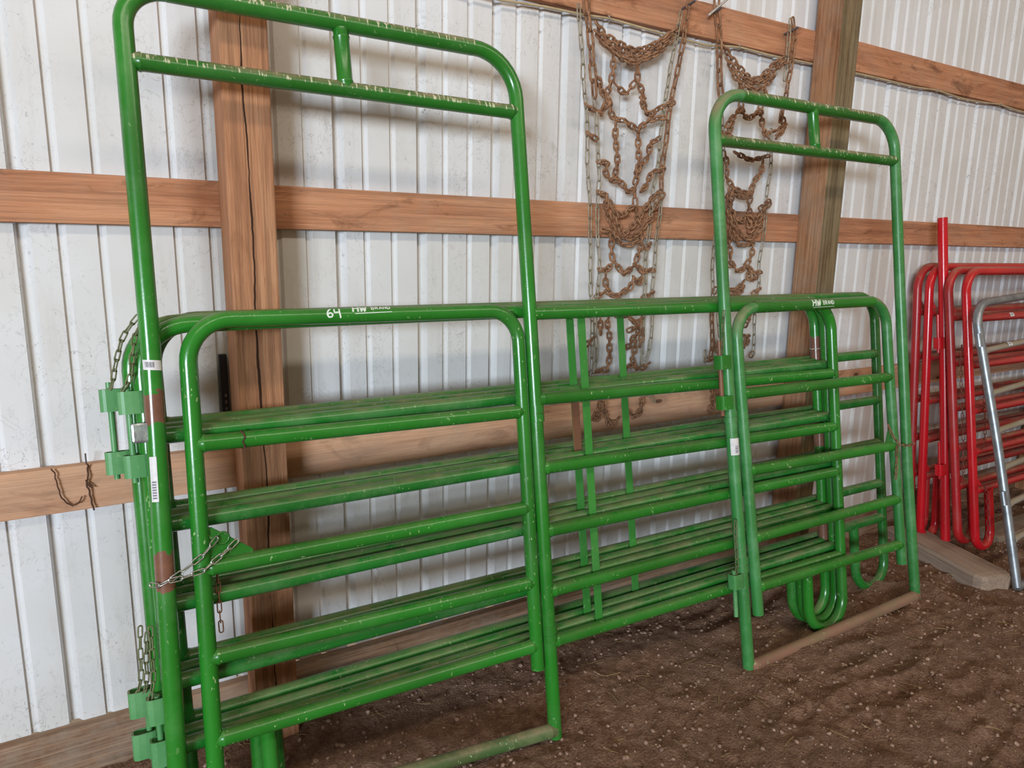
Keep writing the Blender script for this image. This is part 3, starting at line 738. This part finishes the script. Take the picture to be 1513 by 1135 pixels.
for w_ in (1.245, 1.085): lug(bg2, LT-.028, w_, 'green_plain', .066, .05, .055, -.006)
lug(bg2, -.068, .355, 'green_chalky', .06, .046, .06, -.002)
pin(bg2, LT-.040, 1.06, 1.36, -.004, 'rust_strap', .009); pin(bg2, -.078, .24, .43, -.004, 'green_lug', .009)
lc = empty('latch_chain'); lc.parent = bg2
chain(lc, [(.952, -.03, .908), (.979, -.034, .850), (1.03, -.034, .805), (1.095, -.034, .790), (1.165, -.024, .792), (1.172, .0, .794)], .028, .015, .0042, 'rust_chain')
chain(lc, [(1.012, -.032, .80), (1.011, -.03, .764), (1.007, -.03, .70), (.995, -.03, .645)], .028, .015, .0042, 'rust_chain')
pc = empty('pin_chain'); pc.parent = bg2
chain(pc, [(-.083, -.03, .640), (-.088, -.03, .557), (-.085, -.03, .487), (-.080, -.02, .42)], .030, .017, .0045, 'dusty_chain')
chain(pc, [(-.09, -.03, 1.475), (-.103, -.03, 1.40), (-.103, -.03, 1.368), (-.101, -.02, 1.31)], .028, .015, .0042, 'dusty_chain')
mb = MB(); fn = on_vpipe(-.046, .900, R+.001, -.25, .0009, -.02); patch(mb, -.022, .022, -.002, .066, fn); pb = mb.build('price_band', 'white', bg2)
mb = MB(); fn2 = on_vpipe(-.046, .900, R+.001, -.25, .0016, -.02)
for k in range(8): patch(mb, -.004, .010, .006+.0038*k, .006+.0038*k+(.0022 if k % 3 else .0012), fn2, 3, 1)
mb.build('bar_code', 'ink_grey', pb)

# ------------------------------------------------------------------ tyre chains hung from the upper girt
def tyre_chain(name, label, T, y, lead_mat='rust_chain'):
    root = tag(empty(name, (T['lead'][0][0][0]/1000, y, 2.62)), label, 'chain', None)
    o0 = Vector(root.location)
    def P(l, k, amp=.006): return [Vector((a/1000, y+amp*math.sin(7*k+i*1.7), b/1000))-o0 for i, (a, b) in enumerate(l)]
    for key, pn, args in (('lead', 'lead_chain', (.060, .036, .0108, 'rust_chain')), ('outer', 'lead_chain', (.046, .027, .0088, 'rust_chain')),
                          ('side', 'side_chain', (.052, .021, .0060, 'zinc_chain')), ('cross', 'cross_chain', (.0265, .0285, .0094, 'rust_chain'))):
        for k, l in enumerate(T[key]):
            e = empty(pn); e.parent = root
            chain(e, P(l, k, .008 if key == 'cross' else .003), *args, base_roll=(.75 if key == 'cross' else 0), jit=.3 if key == 'cross' else .12)
    # spikes it hangs from
    for key in ('lead', 'outer'):
        a, b = T[key][0][0]
        q = Vector((a/1000, 0, 2.70 if b > 2640 else 2.68))
        mb = sweep(MB(), [(q.x-o0.x, SY-.03-y, 2.685-o0.z), (q.x-o0.x, -.035, 2.70-o0.z)], .005, 8); mb.build('spike', 'nail', root)
    if T is TIRE_B:
        sweep(MB(), [(2.395-o0.x, .004, 2.672-o0.z), (2.49-o0.x, -.012, 2.752-o0.z)], .0055, 8).build('bent_spike', 'staple', root)
    return root
tyre_chain('tire_chain', 'left of two rusty ladder tire chains with links hung on the white wall, beside no post', TIRE_A, 2.385)['label'] = 'wider rusty tractor tire chain hanging on the wall left of the right arched gate'
tyre_chain('tire_chain', 'x', TIRE_B, 2.385)['label'] = 'rusty tractor tire chain hanging behind the right arched gate, next to the wooden post'

# ------------------------------------------------------------------ red panels, red pipe, galvanised gate at the right
RR = [1.36, 1.10, .845, .615, .395]
grp = 'red corral panels leaning at the right'
def red_panel(y0, sl, label, mats, dx=0.0, u=3.05, zb=.02):
    p = panel('red_corral_panel', label, grp, 4.2+dx, y0, sl, YW, 0, u, 1.622, RR, mats, jw=.16, rt_=.13, brace=u/2, brace_mat='red_worn', zb=zb)
    gusset(p, [(.005, 1.36), (.10, 1.36), (.01, 1.46)], mats[0], 0, .007); gusset(p, [(.005, .395), (.10, .395), (.01, .50)], mats[0], 0, .007)
    return p
r1 = red_panel(2.235, .09, 'rearmost red corral panel, against the wall behind the others', ('red_worn', 'red_worn'), -.01)
r2 = red_panel(2.170, .09, 'second red corral panel from the wall, left of the tall red pipe', ('red', 'red_worn'), -.005)
r3 = red_panel(1.945, .168, 'red corral panel just right of the tall red pipe, its dusty stile rubbed grey', ('red_worn', 'red_worn'), -.01, zb=.074)
r4 = red_panel(1.858, .168, 'frontmost red corral panel, its foot resting on the grey wood block', ('red', 'red'), .005, zb=.066)
for p, runs in ((r3, [[(.02, -.03, 1.2), (.0, -.034, 1.16), (-.004, -.03, .94), (.0, -.03, .674), (-.02, -.03, .42)]]), (r4, [[(.03, -.03, 1.18), (.036, -.034, 1.12), (.05, -.03, .95), (.046, -.03, .70), (.03, -.02, .62)], [(.02, -.03, .42), (.044, -.03, .36), (.05, -.03, .25), (.03, -.03, .10)]])):
    pc = empty('pin_chain'); pc.parent = p
    for r_ in runs: chain(pc, [(a+.04, b, c) for a, b, c in r_], .030, .016, .0040, 'red_chain', .3)
pole = leaning('red_pipe_post', 4.2, 2.035, .14, YW, 'tall upright red pipe with an open cut top sticking up above the red panels', 'pipe')
tube(pole, 'pipe', [(.022, 0, .045), (.030, 0, 1.0), (.027, 0, 1.910)], [0, 5, 0], 'red', R+.003, 8, 18, True)
for w0, w1 in ((1.17, 1.235), (.44, .505)): 
    lug(pole, -.020, w0, 'red', .062, .046, w1-w0, 0); pin(pole, -.03, w0-.02, w1+.13, 0, 'red')
gv = leaning('galvanised_gate', 4.05, 1.6, .285, YW, 'grey galvanised steel gate with many rails leaning in front of the red panels', 'gate')
GU = 1.75; dz = .062
tube(gv, 'gate_frame', [(.04, 0, -.018), (.066, 0, .7), (.052, 0, 1.486), (GU, 0, 1.486+dz*GU), (GU+.03, 0, .0), (.04, 0, -.018)], [0, 5, .13, .13, .06, 0], 'galv', R-.0005, 10)
for w_ in (1.232, 1.002, .800, .602, .411, .226):
    mb = MB(); a = Vector((.062, 0, w_)); b_ = Vector((GU, 0, w_+dz*GU)); d = (b_-a).normalized(); L = (b_-a).length
    sweep(mb, [a, a+d*.03, a+d*.06, b_-d*.06, b_-d*.03, b_], .016, 12, True, [.024, .021, .0165, .0165, .021, .024]); mb.build('rail', 'galv_dusty', gv)
for w0 in (1.255, .415): 
    mb = sweep(MB(), [(.020, -.010, w0), (.022, -.010, w0+.072)], .016, 12, hollow=False); mb.build('hinge_sleeve', 'galv', gv)
for p, u, w_, nm in ((gv, .30, 1.2495, 'price_tag'), (r4, .42, 1.359, 'price_tag')):
    fn = on_hpipe(u, w_, .018 if p is gv else R, .25, .001); mb = MB(); patch(mb, 0, .045, -.010, .014, lambda a, b_: fn(a, b_+.06*a)); t_ = mb.build(nm, 'white', p)
    fn2 = on_hpipe(u, w_, .018 if p is gv else R, .25, .0017); mb = MB()
    for k in range(5): patch(mb, .012+.004*k, .0138+.004*k, -.003, .007, lambda a, b_: fn2(a, b_+.06*a), 1, 2)
    mb.build('bar_code', 'ink_grey', t_)

# ------------------------------------------------------------------ timber on the ground
bm = bmesh.new(); prof2 = [(-.104, -.04), (-.108, .050), (-.096, .070), (.0, .076), (.092, .072), (.108, .05), (.106, -.04)]
vs = []; L_ = [(0, .62), (.015, .86), (.05, 1), (.30, 1), (.56, 1), (.70, .96)]
mb = MB(); vv = []
for s, q in L_:
    for x, z in prof2: vv.append((x*q, s, z*(.7+.3*q)-.004))
n = len(prof2); mb.add(vv, [(j*n+i, j*n+i+1, (j+1)*n+i+1, (j+1)*n+i) for j in range(len(L_)-1) for i in range(n-1)]+[tuple(range(n))[::-1], tuple((len(L_)-1)*n+i for i in range(n))], False)
blk = mb.build('wood_block', 'block', None, (3.985, 1.640, -.018), (0, 0, -.33)); bm.free()
tag(blk, 'grey worn timber block with a rounded end lying under the red panel feet', 'timber')
pl = box(MB(), 0, 1.5, -.075, .075, 0, .05, .006).build('wood_plank', 'plank', None, (4.66, 2.02, -.038), (0, 0, -.03))
tag(pl, 'old plank lying on the soil behind the galvanised gate', 'timber')

# ------------------------------------------------------------------ small things on the wall
cb = [(1.10, 2.58), (1.399, 2.57), (1.593, 2.581), (1.764, 2.582), (1.896, 2.590), (2.184, 2.577), (2.442, 2.569), (2.638, 2.592), (2.857, 2.586), (3.151, 2.590), (3.5, 2.592), (3.704, 2.592), (4.037, 2.588), (4.249, 2.599), (4.502, 2.584), (4.728, 2.587), (4.948, 2.599), (5.136, 2.587), (5.4, 2.583), (6.2, 2.592), (7.2, 2.588), (8.6, 2.590)]
root = tag(empty('electric_cable', (1.1, 2.432, 2.58)), 'thin beige electric cable stapled along the lower edge of the top girt', 'cable')
mb = sweep(MB(), resample([(x-1.1, 0, z-2.58) for x, z in cb], .06), .0048, 8); mb.build('cable_sheath', 'cable', root)
for x, z in ((1.896, 2.590), (2.638, 2.592), (4.249, 2.599), (4.948, 2.599)):
    sweep(MB(), fillet([(x-1.1-.006, .012, z-2.58+.012), (x-1.1-.006, -.008, z-2.58+.006), (x-1.1+.006, -.008, z-2.58-.006), (x-1.1+.006, .012, z-2.58-.010)], .004, 3), .0018, 6).build('staple', 'staple', root)
root = tag(empty('hanging_wire', (-.02, 2.415, 1.03)), 'rusty twist of baling wire hooked on a nail over the lower left girt', 'wire')
def wpath(pts, r=.0022):
    Q = resample([(x+.02, random.uniform(-.003, .003), z-1.03) for x, z in pts], .008); Q = [q+Vector((random.uniform(-1, 1), random.uniform(-1, 1), random.uniform(-1, 1)))*.0018 for q in Q]
    return sweep(MB(), Q, r, 6)
wpath([(-.112, 1.032), (-.106, 1.021), (-.100, .97), (-.093, .939), (-.082, .918), (-.069, .909), (-.055, .916), (-.041, .936)]).build('wire_loop', 'wire', root)
wpath([(-.019, 1.034), (-.020, 1.022), (-.024, .985), (-.027, .97), (-.019, .926), (-.015, .885)], .0028).build('wire_tail', 'wire', root)
wpath([(-.030, .985), (-.020, .972), (-.012, .958), (-.022, .965), (-.030, .975)], .002).build('wire_knot', 'wire', root)
sweep(MB(), [(-.003, .012, .0), (-.003, .0, .036)], .0022, 7).build('nail', 'nail', root)
root = tag(empty('black_strip', (.384, 2.447, 1.032)), 'narrow black plastic strip standing on the girt beside the left wooden post', 'strip')
box(MB(), -.013, .011, -.010, .012, 0, .304, .002).build('strip_body', 'black', root)
mb = MB()
for k in range(3): box(mb, -.002, .004, -.0108, -.0102, .12+.022*k, .130+.022*k)
mb.build('printed_marks', 'ink_grey', root)
root = tag(empty('rusty_hook', (3.40, 2.39, 1.20)), 'small bent rusty iron tab hanging just above the lower girt between the green uprights', 'hook')
gusset(root, [(-.05, .03), (.03, .03), (-.01, .005), (-.02, -.07), (-.032, -.07), (-.034, .0)], 'wire', 0, .006, name='tab')

# ------------------------------------------------------------------ litter on the soil
def stones(num, lo, hi, seed, xr, yr):
    rnd = random.Random(seed); mb = MB()
    ico = bmesh.new(); bmesh.ops.create_icosphere(ico, subdivisions=1, radius=1); iv = [v.co.copy() for v in ico.verts]; fi = [[v.index for v in f.verts] for f in ico.faces]; ico.free()
    for _ in range(num):
        x, y = rnd.uniform(*xr), rnd.uniform(*yr); s = lo+(hi-lo)*rnd.random()**3.2; q = Matrix.Rotation(rnd.uniform(0, 6), 3, (rnd.random()-.5, rnd.random()-.5, 1))
        z = terrain(x, y)
        mb.add([tuple(q @ Vector((v.x*s*rnd.uniform(.8, 1.25), v.y*s*rnd.uniform(.7, 1.1), v.z*s*rnd.uniform(.5, .9)))+Vector((x, y, z+s*.25))) for v in iv], fi, False)
    return mb
o = stones(9000, .0016, .0105, 3, (.1, 5.5), (.75, 2.38)).build('loose_gravel', 'pebble'); tag(o, 'loose gravel and clods scattered over the dark soil', 'gravel', kind='stuff')
def fresh(num, seed):
    rnd = random.Random(seed); mb = MB()
    for _ in range(num):
        x, y = rnd.uniform(.3, 5.5), 2.38-1.5*rnd.random()**1.6; a = rnd.uniform(0, 6.3); L = rnd.uniform(.02, .10); z = terrain(x, y)+.003
        b = a+rnd.uniform(-.5, .5); p0 = Vector((x, y, z)); p1 = p0+Vector((math.cos(a), math.sin(a), rnd.uniform(0, .08)))*L*.5; p2 = p1+Vector((math.cos(b), math.sin(b), rnd.uniform(-.06, .1)))*L*.5
        sweep(mb, [p0, p1, p2], rnd.uniform(.0006, .0013), 4)
    return mb
o = fresh(420, 5).build('straw_litter', 'straw'); tag(o, 'bits of dry straw lying on the soil', 'straw', kind='stuff')
def tuft(name, label, cx, cy, num, hmin, hmax, spread, mat, seed, grp=None):
    rnd = random.Random(seed); mb = MB(); z0 = terrain(cx, cy)
    for _ in range(num):
        a = rnd.uniform(0, 6.3); h = rnd.uniform(hmin, hmax); lean = rnd.uniform(.1, .7)
        b0 = Vector((rnd.uniform(-.02, .02), rnd.uniform(-.02, .02), 0)); d = Vector((math.cos(a), math.sin(a)*.4, 0))
        sweep(mb, [b0, b0+d*h*lean*.3+Vector((0, 0, h*.55)), b0+d*h*lean*spread+Vector((0, 0, h*(1-.3*lean)))], .001, 4, True, [.0016, .0013, .0004])
    return tag(mb.build(name, mat, None, (cx, cy, z0)), label, 'grass', grp)
tuft('grass_tuft', 'green grass blades growing at the foot of the left wooden post', .40, 2.27, 9, .10, .32, .5, 'grass', 2)
tuft('grass_tuft', 'few thin grass blades against the skirt board between the left gate rails', .95, 2.38, 6, .08, .24, .5, 'grass', 4)
tuft('grass_tuft', 'dry grass wisps at the curled panel feet under the right gate', 3.02, 1.93, 12, .04, .15, .9, 'straw', 6)
tuft('grass_tuft', 'small grass sprout beside the left panel feet at the picture bottom', .33, 1.90, 7, .05, .16, .7, 'grass', 8)
